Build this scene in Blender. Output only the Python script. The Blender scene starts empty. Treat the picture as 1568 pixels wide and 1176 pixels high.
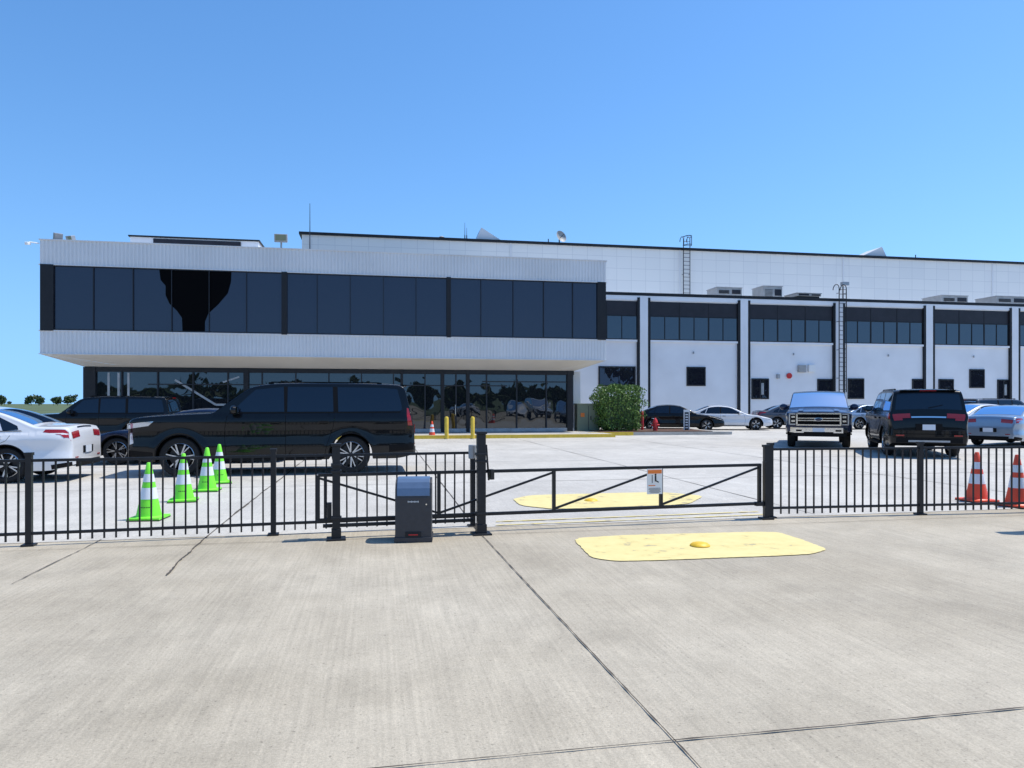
import bpy, math, random
import bmesh, mathutils
from mathutils import Matrix, Vector
random.seed(7)
scene=bpy.context.scene
A=math.atan(0.186)          # bearing of the building / slab grid
CA,SA=math.cos(A),math.sin(A)

# ------------------------------------------------------------------ materials
def newmat(name):
    m=bpy.data.materials.new(name); m.use_nodes=True
    return m,m.node_tree.nodes,m.node_tree.links,m.node_tree.nodes['Principled BSDF']
def pm(name,col,rough=.5,metal=0,coat=0,var=0,vscale=5,bump=0,bscale=60,spec=.5):
    m,n,l,b=newmat(name)
    b.inputs['Base Color'].default_value=(*col,1); b.inputs['Roughness'].default_value=rough
    b.inputs['Metallic'].default_value=metal; b.inputs['Coat Weight'].default_value=coat
    b.inputs['Coat Roughness'].default_value=.02; b.inputs['Specular IOR Level'].default_value=spec
    if var>0:
        g=n.new('ShaderNodeNewGeometry'); t=n.new('ShaderNodeTexNoise'); t.inputs['Scale'].default_value=vscale
        t.inputs['Detail'].default_value=6; l.new(g.outputs['Position'],t.inputs['Vector'])
        r=n.new('ShaderNodeMapRange'); r.inputs[1].default_value=.3; r.inputs[2].default_value=.7
        r.inputs[3].default_value=1-var; r.inputs[4].default_value=1+var*.5
        l.new(t.outputs['Fac'],r.inputs[0])
        mx=n.new('ShaderNodeVectorMath'); mx.operation='SCALE'; mx.inputs[0].default_value=col
        l.new(r.outputs[0],mx.inputs['Scale']); l.new(mx.outputs[0],b.inputs['Base Color'])
    if bump>0:
        g=n.new('ShaderNodeNewGeometry'); t=n.new('ShaderNodeTexNoise'); t.inputs['Scale'].default_value=bscale
        l.new(g.outputs['Position'],t.inputs['Vector'])
        bp=n.new('ShaderNodeBump'); bp.inputs['Strength'].default_value=bump; bp.inputs['Distance'].default_value=.01
        l.new(t.outputs['Fac'],bp.inputs['Height']); l.new(bp.outputs[0],b.inputs['Normal'])
    return m
def concrete(name,c1,c2,streak=.5,seed=0.,stain=.25):
    m,n,l,b=newmat(name)
    g=n.new('ShaderNodeNewGeometry')
    mp=n.new('ShaderNodeMapping'); mp.inputs['Rotation'].default_value=(0,0,-A); mp.inputs['Location'].default_value=(seed,seed,0)
    l.new(g.outputs['Position'],mp.inputs['Vector'])
    def noise(s,det=6,rough=.6,scale=(1,1,1),dist=0):
        m2=n.new('ShaderNodeMapping'); m2.inputs['Scale'].default_value=scale
        l.new(mp.outputs[0],m2.inputs['Vector'])
        t=n.new('ShaderNodeTexNoise'); t.inputs['Scale'].default_value=s; t.inputs['Detail'].default_value=det; t.inputs['Distortion'].default_value=dist
        t.inputs['Roughness'].default_value=rough; l.new(m2.outputs[0],t.inputs['Vector']); return t.outputs['Fac']
    def mr(f,a,b_,c,d):
        r=n.new('ShaderNodeMapRange'); r.inputs[1].default_value=a; r.inputs[2].default_value=b_
        r.inputs[3].default_value=c; r.inputs[4].default_value=d; l.new(f,r.inputs[0]); return r.outputs[0]
    def mul(a,b_):
        x=n.new('ShaderNodeMath'); x.operation='MULTIPLY'; l.new(a,x.inputs[0]); l.new(b_,x.inputs[1]); return x.outputs[0]
    big=noise(.28,5,.6); mid=noise(2.2,8,.7); fine=noise(75,3,.8); st=noise(9,3,.5,(5,.10,1)); speck=noise(38,2,.6)
    stn=noise(.7,10,.75,(1,.55,1),.6); grain=noise(17,6,.8); pit=noise(9,8,.85); white=noise(1.6,9,.8,(1,.35,1))
    mix=n.new('ShaderNodeMixRGB'); mix.inputs[1].default_value=(*c1,1); mix.inputs[2].default_value=(*c2,1)
    l.new(mr(big,.36,.62,0,1),mix.inputs[0])
    f=mul(mr(mid,.3,.7,.90,1.07),mr(fine,.3,.7,.80,1.18))
    f=mul(f,mr(st,.35,.65,1-.08*streak,1+.05*streak))
    f=mul(f,mr(grain,.35,.65,.92,1.06))
    f=mul(f,mr(speck,.29,.37,.66,1))
    f=mul(f,mr(stn,.36,.52,1-stain,1))
    f=mul(f,mr(pit,.30,.40,.86,1))
    f=mul(f,mr(white,.56,.66,1,1.10))
    sc=n.new('ShaderNodeVectorMath'); sc.operation='SCALE'; l.new(mix.outputs[0],sc.inputs[0]); l.new(f,sc.inputs['Scale'])
    l.new(sc.outputs[0],b.inputs['Base Color'])
    b.inputs['Roughness'].default_value=.72; b.inputs['Specular IOR Level'].default_value=.4
    bp=n.new('ShaderNodeBump'); bp.inputs['Strength'].default_value=.6; bp.inputs['Distance'].default_value=.006
    l.new(fine,bp.inputs['Height']); l.new(bp.outputs[0],b.inputs['Normal'])
    return m
def glassmat(name,base,refl,tint,rough=.01,wav=.0,fk=1.0):
    m,n,l,b=newmat(name)
    b.inputs['Base Color'].default_value=(*base,1); b.inputs['Roughness'].default_value=.4; b.inputs['Specular IOR Level'].default_value=0
    gl=n.new('ShaderNodeBsdfGlossy'); gl.inputs['Color'].default_value=(*tint,1); gl.inputs['Roughness'].default_value=rough
    fr=n.new('ShaderNodeFresnel'); fr.inputs['IOR'].default_value=1.5
    ad=n.new('ShaderNodeMath'); ad.operation='MULTIPLY_ADD'; ad.inputs[1].default_value=fk; ad.inputs[2].default_value=refl; ad.use_clamp=True
    l.new(fr.outputs[0],ad.inputs[0])
    mx=n.new('ShaderNodeMixShader'); l.new(ad.outputs[0],mx.inputs[0]); l.new(b.outputs[0],mx.inputs[1]); l.new(gl.outputs[0],mx.inputs[2])
    l.new(mx.outputs[0],n['Material Output'].inputs['Surface'])
    if wav>0:
        g=n.new('ShaderNodeNewGeometry'); t=n.new('ShaderNodeTexNoise'); t.inputs['Scale'].default_value=1.1; t.inputs['Detail'].default_value=1
        l.new(g.outputs['Position'],t.inputs['Vector'])
        bp=n.new('ShaderNodeBump'); bp.inputs['Strength'].default_value=wav; bp.inputs['Distance'].default_value=.05
        l.new(t.outputs['Fac'],bp.inputs['Height']); l.new(bp.outputs[0],gl.inputs['Normal'])
    return m

M={}
M['apron']=concrete('concrete_apron',(.375,.325,.243),(.48,.425,.33),1,0,.14)
M['lot']=concrete('concrete_lot',(.46,.435,.39),(.54,.515,.465),.6,13.,.12)
M['walk']=concrete('concrete_walk',(.42,.40,.36),(.5,.48,.44),.2,31.)
M['grass']=pm('dry_grass',(.09,.12,.04),.9,var=.4,vscale=.05)
M['joint']=pm('joint_dark',(.085,.07,.055),.9,var=.4,vscale=6)
M['white_wall']=pm('white_painted_wall',(.79,.795,.81),.6,var=.07,vscale=.6,bump=.15,bscale=25)
M['fascia']=pm('white_metal_fascia',(.68,.68,.68),.45,var=.07,vscale=.5)
M['soffit']=pm('soffit_white',(.74,.70,.64),.6,var=.08,vscale=1)
M['black_trim']=pm('black_trim',(.014,.015,.018),.5,var=.2,vscale=3,spec=.3)
M['brown_panel']=pm('dark_spandrel',(.024,.022,.028),.4,var=.2,vscale=2,spec=.3)
M['frame']=pm('dark_frame',(.02,.022,.028),.4,spec=.3)
M['gls_up']=glassmat('tinted_glass',(.012,.014,.022),.035,(.70,.70,.82),.01,.05)
M['gls_dn']=glassmat('lobby_glass',(.010,.012,.015),.05,(.9,.93,.95),.01,.16)
M['gls_rt']=glassmat('office_glass',(.010,.013,.018),.06,(.8,.86,.95),.01,.10)
M['patch']=pm('dark_patch',(.0015,.0015,.002),.6,spec=.05)
M['iron']=pm('black_iron',(.012,.013,.016),.42,var=.3,vscale=12,spec=.4)
M['op_body']=pm('operator_plastic',(.035,.036,.042),.45,var=.15,vscale=20)
M['op_lid_sheen']=pm('operator_lid_reflection',(.09,.14,.23),.3,var=.1,vscale=10,coat=.4)  # bluish reflection on the cabinet top, put into the base colour
M['ylw']=pm('yellow_safety',(.72,.50,.05),.5,var=.15,vscale=8)
M['ydome']=pm('yellow_dome',(.80,.50,.03),.5,var=.15,vscale=20)
M['white']=pm('white_paint',(.78,.78,.76),.5)
M['lime']=pm('lime_cone',(.20,.80,.04),.45,var=.06,vscale=10)
M['orange']=pm('orange_cone',(.80,.085,.03),.45,var=.08,vscale=10)
M['refl']=pm('reflective_band',(.72,.75,.78),.35)
M['rubber']=pm('rubber',(.018,.018,.019),.8,var=.2,vscale=30)
M['red']=pm('red_paint',(.55,.02,.02),.4)
M['orange_lbl']=pm('orange_label',(.8,.2,.03),.5)
M['galv']=pm('galvanised',(.38,.39,.40),.45,metal=.5,var=.2,vscale=4)
M['beige']=pm('utility_green',(.20,.23,.15),.55,var=.1,vscale=3)
M['acunit']=pm('ac_unit',(.36,.36,.35),.55,var=.15,vscale=3)
M['mulch']=pm('mulch',(.10,.05,.03),.95,var=.5,vscale=10)
M['p_black']=pm('car_black',(.003,.0035,.005),.25,coat=.5,spec=.12)
M['p_navy']=pm('car_navy',(.006,.014,.045),.3,metal=.2,coat=.7,spec=.3)
M['p_white']=pm('car_white',(.66,.67,.69),.3,coat=1)
M['p_silver']=pm('car_silverblue',(.26,.33,.42),.32,metal=.6,coat=1)
M['p_grey']=pm('car_grey',(.06,.065,.08),.32,metal=.5,coat=.7)
M['c_glass']=glassmat('car_glass',(.006,.008,.011),.02,(.62,.82,1.),.01,0,.9)
M['c_wind']=glassmat('windshield_glass',(.03,.033,.036),.16,(.9,.95,1.),.01)
M['c_trim']=pm('car_trim',(.006,.006,.007),.5,spec=.12)
M['under']=pm('car_under',(.004,.004,.004),.9,spec=.1)
M['tire']=pm('tire',(.014,.014,.015),.8,spec=.3)
M['rim']=pm('rim_machined',(.55,.56,.58),.25,metal=1)
M['rimd']=pm('rim_dark',(.02,.02,.022),.35,metal=.5)
M['chrome']=pm('chrome',(.75,.76,.78),.10,metal=1)
M['lamp']=pm('headlamp',(.50,.53,.57),.10,metal=.6,coat=1)
M['tail']=pm('taillamp',(.30,.008,.010),.12,coat=.6)
M['plate']=pm('licence_plate',(.62,.66,.72),.4)

def wornpaint():
    m,n,l,b=newmat('worn_yellow_paint')
    g=n.new('ShaderNodeNewGeometry'); t=n.new('ShaderNodeTexNoise'); t.inputs['Scale'].default_value=6; t.inputs['Detail'].default_value=10; t.inputs['Roughness'].default_value=.62
    l.new(g.outputs['Position'],t.inputs['Vector'])
    t2=n.new('ShaderNodeTexNoise'); t2.inputs['Scale'].default_value=1.3; l.new(g.outputs['Position'],t2.inputs['Vector'])
    a=n.new('ShaderNodeMath'); a.operation='ADD'; l.new(t.outputs['Fac'],a.inputs[0])
    s=n.new('ShaderNodeMath'); s.operation='MULTIPLY'; s.inputs[1].default_value=.6; l.new(t2.outputs['Fac'],s.inputs[0]); l.new(s.outputs[0],a.inputs[1])
    r=n.new('ShaderNodeValToRGB'); e=r.color_ramp.elements
    e[0].position=.635; e[0].color=(.40,.34,.20,1); e[1].position=.65; e[1].color=(.60,.49,.20,1)
    x=e.new(.72); x.color=(.66,.55,.235,1); x=e.new(.95); x.color=(.70,.59,.265,1)
    l.new(a.outputs[0],r.inputs[0]); l.new(r.outputs[0],b.inputs['Base Color']); b.inputs['Roughness'].default_value=.7
    return m
M['worn']=wornpaint()
def hangar():
    m,n,l,b=newmat('hangar_panels')
    tc=n.new('ShaderNodeTexCoord')
    br=n.new('ShaderNodeTexBrick'); br.offset=0; br.inputs['Scale'].default_value=1; br.inputs['Brick Width'].default_value=1.22; br.inputs['Row Height'].default_value=.95
    br.inputs['Mortar Size'].default_value=.014; br.inputs['Color1'].default_value=(.75,.74,.70,1); br.inputs['Color2'].default_value=(.71,.705,.675,1); br.inputs['Mortar'].default_value=(.55,.55,.54,1)
    sx=n.new('ShaderNodeSeparateXYZ'); cx=n.new('ShaderNodeCombineXYZ'); l.new(tc.outputs['Object'],sx.inputs[0])
    l.new(sx.outputs['X'],cx.inputs['X']); l.new(sx.outputs['Z'],cx.inputs['Y']); l.new(cx.outputs[0],br.inputs['Vector'])
    l.new(br.outputs['Color'],b.inputs['Base Color']); b.inputs['Roughness'].default_value=.6
    return m
M['hangar']=hangar()
def foliage(name,c1,c2):
    m,n,l,b=newmat(name)
    g=n.new('ShaderNodeNewGeometry'); t=n.new('ShaderNodeTexNoise'); t.inputs['Scale'].default_value=3
    l.new(g.outputs['Position'],t.inputs['Vector'])
    mx=n.new('ShaderNodeMixRGB'); mx.inputs[1].default_value=(*c1,1); mx.inputs[2].default_value=(*c2,1)
    a=n.new('ShaderNodeMath'); a.operation='ADD'; l.new(t.outputs['Fac'],a.inputs[0])
    s=n.new('ShaderNodeMath'); s.operation='MULTIPLY_ADD'; s.inputs[1].default_value=.7; s.inputs[2].default_value=-.35; l.new(g.outputs['Random Per Island'],s.inputs[0]); l.new(s.outputs[0],a.inputs[1])
    l.new(a.outputs[0],mx.inputs[0]); l.new(mx.outputs[0],b.inputs['Base Color']); b.inputs['Roughness'].default_value=.6
    return m
M['leaf']=foliage('hedge_leaves',(.04,.09,.012),(.15,.26,.045))
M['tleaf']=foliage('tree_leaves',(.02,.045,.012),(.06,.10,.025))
M['bark']=pm('bark',(.09,.07,.05),.9,var=.3)

# ------------------------------------------------------------------ mesh builder
class B:
    def __init__(s): s.v=[];s.f=[];s.m=[];s.mats=[]
    def mi(s,k):
        if k not in s.mats: s.mats.append(k)
        return s.mats.index(k)
    def add(s,vs,fs,mat,T=None):
        o=len(s.v); i=s.mi(mat)
        for p in vs:
            p=Vector(p); s.v.append(T@p if T else p)
        for f in fs: s.f.append([o+a for a in f]); s.m.append(i)
    def box(s,c,d,mat,T=None,rz=0,rx=0,ry=0):
        x,y,z=[a/2 for a in d]
        vs=[Vector((i*x,j*y,k*z)) for i in(-1,1) for j in(-1,1) for k in(-1,1)]
        R=Matrix.Translation(c)@Matrix.Rotation(rz,4,'Z')@Matrix.Rotation(ry,4,'Y')@Matrix.Rotation(rx,4,'X')
        if T: R=T@R
        s.add(vs,[(0,1,3,2),(4,6,7,5),(0,4,5,1),(2,3,7,6),(0,2,6,4),(1,5,7,3)],mat,R)
    def bar(s,p,q,w,h,mat,T=None):
        p=Vector(p);q=Vector(q);d=q-p;L=d.length;x=d/L
        up=Vector((0,0,1)) if abs(x.z)<.95 else Vector((0,1,0))
        y=up.cross(x).normalized(); z=x.cross(y)
        R=Matrix((( x.x,y.x,z.x,(p.x+q.x)/2),(x.y,y.y,z.y,(p.y+q.y)/2),(x.z,y.z,z.z,(p.z+q.z)/2),(0,0,0,1)))
        s.box((0,0,0),(L,w,h),mat,T@R if T else R)
    def cyl(s,p,q,r0,r1,mat,n=12,T=None,caps=True):
        p=Vector(p);q=Vector(q);x=(q-p).normalized()
        up=Vector((0,0,1)) if abs(x.z)<.95 else Vector((1,0,0))
        y=up.cross(x).normalized(); z=x.cross(y); vs=[];fs=[]
        for i in range(n):
            a=2*math.pi*i/n; d=y*math.cos(a)+z*math.sin(a); vs+=[p+d*r0,q+d*r1]
        for i in range(n):
            j=(i+1)%n; fs.append((2*i,2*j,2*j+1,2*i+1))
        if caps: fs+= [tuple(2*i for i in range(n))[::-1],tuple(2*i+1 for i in range(n))]
        s.add(vs,fs,mat,T)
    def lathe(s,prof,mat,T=None,n=24,axis='Z'):
        vs=[];fs=[];k=len(prof)
        for i in range(n):
            a=2*math.pi*i/n
            for r,h in prof:
                if axis=='Z': vs.append((r*math.cos(a),r*math.sin(a),h))
                else: vs.append((r*math.cos(a),h,r*math.sin(a)))
        for i in range(n):
            j=(i+1)%n
            for t in range(k-1): fs.append((i*k+t,j*k+t,j*k+t+1,i*k+t+1))
        s.add(vs,fs,mat,T)
    def poly(s,pts,mat,T=None): s.add(pts,[tuple(range(len(pts)))],mat,T)
    def obj(s,name,parent=None,smooth=None,bevel=0,fix=True):
        me=bpy.data.meshes.new(name); me.from_pydata([tuple(p) for p in s.v],[],s.f)
        for k in s.mats: me.materials.append(M[k])
        me.polygons.foreach_set('material_index',s.m)
        me.update()
        if fix:
            bm=bmesh.new(); bm.from_mesh(me); bmesh.ops.recalc_face_normals(bm,faces=bm.faces); bm.to_mesh(me); bm.free()
        if smooth is not None:
            me.polygons.foreach_set('use_smooth',[True]*len(me.polygons)); me.set_sharp_from_angle(angle=math.radians(smooth))
        o=bpy.data.objects.new(name,me); scene.collection.objects.link(o)
        if parent: o.parent=parent
        if bevel>0:
            b=o.modifiers.new('bev','BEVEL'); b.width=bevel; b.segments=2; b.limit_method='ANGLE'
        return o
def empty(name,loc=(0,0,0),rz=0):
    e=bpy.data.objects.new(name,None); e.location=loc; e.rotation_euler=(0,0,rz); e.empty_display_size=.2
    scene.collection.objects.link(e); return e

# ------------------------------------------------------------------ ground
b=B(); b.poly([(-3000,-3000,-.01),(3000,-3000,-.01),(3000,3000,-.01),(-3000,3000,-.01)],'grass'); b.obj('ground')
def R2(x,y): return (x*CA-y*SA, x*SA+y*CA)
def strip(bb,p,q,w,z,mat,jit=0,seg=1):
    p=Vector(p);q=Vector(q);d=(q-p).normalized();n_=Vector((-d.y,d.x))
    ps=[];off=0
    for i in range(seg+1):
        off=off*.8+random.uniform(-jit,jit)
        c=p+(q-p)*i/seg+n_*off; ww=w/2*(1+random.uniform(-.5,.5)*(1 if jit else 0))
        ps.append((c+n_*ww,c-n_*ww))
    for i in range(seg):
        a,b_=ps[i],ps[i+1]
        bb.poly([(a[0].x,a[0].y,z),(a[1].x,a[1].y,z),(b_[1].x,b_[1].y,z),(b_[0].x,b_[0].y,z)],mat)
b=B(); b.poly([(-90,-60,0),(110,-60,0),(110,30,0),(-90,30,0)],'apron'); b.obj('driveway_pavement')
fl=lambda x:8.95+.2*x
b=B(); b.poly([(-90,fl(-90)+9,.004),(-12,fl(-12)-.2,.004),(100,fl(100),.004),(95,110,.004),(-90,90,.004)],'lot'); b.obj('parking_lot_pavement')
b=B()
gl=R2
strip(b,gl(1.42,-2),gl(1.15,8.3),.008,.009,'joint',.0015,140)
strip(b,gl(-14,2.93),gl(1.3,3.0),.007,.009,'joint',.0015,160)
strip(b,gl(1.3,3.0),gl(14,3.05),.010,.009,'joint',.002,160)
strip(b,gl(-1.82,6.7),gl(-1.9,8.5),.016,.009,'joint',.008,30)
strip(b,gl(-1.9,8.5),gl(-1.95,30),.022,.009,'joint',.008,80)
strip(b,gl(-2.98,6.6),gl(-3.0,8.6),.008,.009,'joint',.004,24)
strip(b,gl(-30,7.9),gl(30,8.35),.009,.009,'joint',.002,120)
strip(b,gl(1.15,8.3),gl(1.2,30),.016,.009,'joint',.004,60)
for k in (5.8,10.4,15,19.6): strip(b,gl(k,8.8),gl(k,44),.016,.009,'joint',.003,40)
for k in (13.5,18.2,23,27.5,34,40): strip(b,gl(-40,k),gl(45,k),.018,.009,'joint',.003,60)
b.obj('pavement_joints',fix=False)
def blob(pts,z,mat,name):
    P=[Vector(p) for p in pts]
    for _ in range(2):
        Q=[]
        for i in range(len(P)):
            a,c=P[i],P[(i+1)%len(P)]; Q+= [a*.88+c*.12,a*.12+c*.88]
        P=Q
    out=[]
    for i in range(len(P)):
        a,c=P[i],P[(i+1)%len(P)]; k=max(1,int((c-a).length/.04))
        for j in range(k):
            q=a.lerp(c,j/k); out.append((q.x+random.uniform(-.007,.007),q.y+random.uniform(-.007,.007),z))
    b=B(); b.poly(out,mat); return b.obj(name,fix=False)
blob([(.674,7.97),(1.307,8.17),(3.09,8.4),(3.19,7.86),(3.24,7.37),(2.95,7.11),(1.025,6.79),(.766,6.96)],.008,'worn','painted_marking')
blob([(.01,11.22),(.33,11.7),(2.5,12.1),(3.1,11.6),(2.6,10.6),(.607,10.12),(.12,10.5)],.014,'worn','painted_marking')
for x,y in((1.97,7.53),(1.21,11.0)):
    b=B(); b.lathe([(.105,0),(.10,.010),(.08,.026),(.04,.036),(0.001,.038)],'ydome',Matrix.Translation((x,y,.013))); b.obj('pavement_marker_dome',smooth=40)
b=B()
for o in (.35,.62):
    strip(b,(-.2,8.5+o-.05),(3.4,9.35+o-.05),.045,.013,'worn',.002,60)
b.obj('gate_line_marking',fix=False)

# ------------------------------------------------------------------ two-storey annex with overhang
an=empty('office_building',(0,33.2,0),A)
XL,XR,DP=-19.76,4.53,13.2
zT,zGt,zGb,zB=8.25,7.25,4.5,3.57
b=B(); 
b.box(((XL+XR)/2,DP/2+.2,(zGt+zT)/2-.02),(XR-XL-.3,DP-.3,zT-zGt-.04),'fascia')
b.box(((XL+XR)/2,DP/2+.2,(zB+zGb)/2),(XR-XL-.3,DP-.3,zGb-zB-.02),'fascia')
def ribbed(bb,p,q,z0,z1,mat,out):
    p=Vector(p);q=Vector(q);L=(q-p).length;d=(q-p)/L;o=Vector(out);n_=int(L/.15);st=L/n_
    pts=[]
    for i in range(n_):
        s=i*st
        for ds,h in((0,0),(.045,0),(.055,.022),(.13*st/.15,.022),(.14*st/.15,0)): pts.append(p+d*(s+ds)+o*h)
    pts.append(q)
    k=len(pts); vs=[(a.x,a.y,z0) for a in pts]+[(a.x,a.y,z1) for a in pts]
    bb.add(vs,[(i,i+1,k+i+1,k+i) for i in range(k-1)],mat)
for z0,z1 in((zGt,zT),(zB,zGb)):
    ribbed(b,(XL,0,0),(XR,0,0),z0,z1,'fascia',(0,-1,0))
    ribbed(b,(XL,DP,0),(XL,0,0),z0,z1,'fascia',(-1,0,0))
    ribbed(b,(XR,0,0),(XR,DP,0),z0,z1,'fascia',(1,0,0))
    b.box(((XL+XR)/2,.02,z1+.015),(XR-XL+.10,.14,.04),'fascia'); b.box((XL+.02,DP/2,z1+.016),(.13,DP,.04),'fascia'); b.box((XR-.02,DP/2,z1+.016),(.13,DP,.04),'fascia')
    b.box(((XL+XR)/2,.02,z0-.015),(XR-XL+.10,.14,.035),'fascia')
b.obj('fascia_bands',an,fix=False)
b=B()
b.box(((XL+XR)/2,DP/2+.3,(zGt+zGb)/2),(XR-XL-.5,DP-.5,zGt-zGb-.06),'gls_up')
ms=[-19.3,-17.75,-16.22,-14.7,-13.2,-11.68,-10.1,-8.72,-7.3,-5.85,-4.4,-2.93,-1.45,.05,1.5,2.9,4.2]
for s0,s1 in zip(ms,ms[1:]):
    e1,e2,t=[random.uniform(-.006,.006) for _ in range(3)]
    b.poly([(s0,.036+e1-t,zGb),(s1,.036+e2-t,zGb),(s1,.036+e2+t,zGt),(s0,.036+e1+t,zGt)],'gls_up')
b.obj('upper_glazing',an,fix=False)
b=B()
def mull(s,w,mat='frame',dy=.0): b.box((s,.012-dy,(zGt+zGb)/2),(w,.08,zGt-zGb-.01),mat)
for s in [-17.75,-16.22,-14.7,-13.2,-11.68]+[-8.72,-7.3,-5.85,-4.4]+[-1.45,.05,1.5,2.9]: mull(s,.03)
for s,w in [(-19.5,.5),(-10.1,.24),(-2.93,.2),(4.3,.42)]: b.box((s,.0,(zGt+zGb)/2),(w,.12,zGt-zGb-.012),'black_trim')
b.box(((XL+XR)/2,.02,zGt-.045),(XR-XL-.04,.07,.06),'frame'); b.box(((XL+XR)/2,.02,zGb+.055),(XR-XL-.04,.07,.07),'frame')
b.obj('upper_mullions',an)
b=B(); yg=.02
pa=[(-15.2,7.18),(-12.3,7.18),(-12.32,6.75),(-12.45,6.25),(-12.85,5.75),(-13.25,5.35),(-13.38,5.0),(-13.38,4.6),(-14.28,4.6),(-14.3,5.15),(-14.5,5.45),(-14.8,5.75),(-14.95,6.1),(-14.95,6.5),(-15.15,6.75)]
b.poly([(x,yg,z) for x,z in pa],'patch')  # flat black funnel-shaped patch just in front of the upper glass
b.obj('dark_window_patch',an)
b=B(); ins=1.22; zs=3.09
o=[(XL,0),(XR,0),(XR,DP),(XL,DP)]; i_=[(XL+ins,ins),(XR-ins,ins),(XR-ins,DP),(XL+ins,DP)]
def sofr(k):
    n_=14
    for j in range(n_):
        a,c=j/n_,(j+.90)/n_
        for (t0,t1,dz) in((a,c,0),(c,(j+1)/n_,.012)):
            def P(ii,t): return (o[ii][0]*(1-t)+i_[ii][0]*t,o[ii][1]*(1-t)+i_[ii][1]*t,(zB-.035)*(1-t)+zs*t+dz)
            k2=(k+1)%4; b.poly([P(k,t0),P(k2,t0),P(k2,t1),P(k,t1)],'soffit')
for k in (0,1,3): sofr(k)
b.poly([(x,y,zs+.1) for x,y in i_],'soffit')
b.obj('soffit',an,fix=False)
gx0,gx1=XL+ins+.02,XR-ins-.02
b=B(); b.box(((gx0+gx1)/2,ins+.5+(DP-ins)/2,1.62),(gx1-gx0-.1,DP-ins-.3,2.93),'black_trim')
b.box((gx0+.03,ins+DP/2,1.62),(.05,DP-ins-1.3,2.93),'gls_dn'); b.box((gx1-.03,ins+DP/2,1.62),(.05,DP-ins-1.3,2.93),'gls_dn'); b.obj('lobby_core',an)
b=B(); x=gx0
while x<gx1-.3:
    x2=min(x+1.46,gx1); e1,e2=random.uniform(-.012,.012),random.uniform(-.012,.012); t=random.uniform(-.012,.012)
    b.poly([(x,ins+.06+e1,.2),(x2,ins+.06+e2,.2),(x2,ins+.06+e2+t,3.05),(x,ins+.06+e1+t,3.05)],'gls_dn'); x=x2
b.obj('lobby_glazing',an,fix=False)
b=B(); x=gx0; k=0
while x<gx1:
    w=.14 if k in(0,) else .055
    b.box((x,ins+.02,1.62),(w,.10,2.93),'frame'); x+=1.46; k+=1
for s,w in((gx0+.22,.42),(gx1-.2,.28),(-11.9,.22),(-3.1,.16),(-1.9,.16),(-5.0,.12)): b.box((s,ins-.0,1.62),(w,.14,2.93),'black_trim')
b.box(((gx0+gx1)/2,ins+.02,2.99),(gx1-gx0,.12,.2),'black_trim'); b.box(((gx0+gx1)/2,ins+.02,.24),(gx1-gx0,.11,.16),'galv')
b.box((-8,ins+.03,2.35),(16,.06,.05),'frame'); b.box((1.0,ins+.03,2.55),(4.4,.06,.05),'frame')
b.box((-2.5,ins-.06,1.2),(.03,.05,.5),'chrome')
for s in(-17.6,-17.2,-16.8): b.box((s,ins+.045,2.2),(.09,.02,1.3),'galv')
b.bar((-14.9,ins+.045,2.55),(-13.2,ins+.045,1.45),.02,.09,'galv'); b.bar((-13.2,ins+.045,1.45),(-12.4,ins+.045,1.45),.02,.09,'galv'); b.bar((-12.9,ins+.045,2.45),(-12.2,ins+.045,2.7),.02,.07,'galv')
b.obj('lobby_frames',an)
b=B(); b.box((XR-.9,ins+2.2,1.55),(.5,2.6,3.1),'white_wall'); b.obj('lobby_end_wall',an)
b=B(); b.box(((XL+XR)/2-1,-.2,.07),(XR-XL+1.4,3.6,.15),'walk'); b.box((6.8,2.6,.07),(7.6,6.0,.14),'walk')
b.box(((XL+XR)/2-1,-2.05,.07),(XR-XL+1.5,.12,.16),'ylw'); b.box((6.9,-.45,.075),(7.6,.13,.15),'walk'); b.box((4.6,-.46,.08),(2.2,.14,.155),'ylw'); b.box((7.0,1.3,.145),(5.6,3.2,.06),'mulch')
b.obj('kerb_and_walk',an)
b=B(); b.box((-15.27,8.6,9.0),(6.15,4.4,1.80),'white_wall'); b.box((-15.15,6.37,9.66),(4.2,.06,.36),'brown_panel'); b.box((-15.27,8.6,9.94),(6.3,4.55,.07),'black_trim')
b.obj('penthouse',an)
def flood(x,y,z0,h,rz=0,name='floodlight',w=.55):
    e=empty(name,(0,33.2,0),A); b=B()
    b.cyl((x,y,z0),(x,y,z0+h),.04,.04,'galv'); b.box((x,y-.1,z0+h+.16),(w,.22,.36),'galv',rx=math.radians(15),rz=rz); b.box((x,y-.22,z0+h+.16),(w-.1,.02,.26),'beige',rx=math.radians(15),rz=rz)
    b.box((x,y,z0+.05),(.35,.25,.1),'galv'); b.obj('lamp_body',e,bevel=.01); return e
flood(-10.35,.9,8.28,.45); flood(-19.3,.6,8.28,.03,.6,w=.32); flood(-18.95,1.0,8.28,.03,-.5,w=.3)
e=empty('security_camera',(0,33.2,0),A); b=B(); b.bar((-19.8,-.0,8.1),(-20.1,-.2,8.1),.05,.05,'white'); b.box((-20.12,-.25,8.03),(.12,.3,.12),'white',rx=.2); b.obj('camera_housing',e,bevel=.02)
def pole(name,x,y,z0,z1,r=.02,y0=33.2):
    e=empty(name,(0,y0,0),A); b=B(); b.cyl((x,y,z0),(x,y,z1),r*1.4,r*.5,'frame',8); b.cyl((x,y,z0),(x,y,z0+.5),r*2,r*2,'frame',8); b.obj('mast',e)
pole('antenna',-9.3,3,8.2,11.1,.022)

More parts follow.
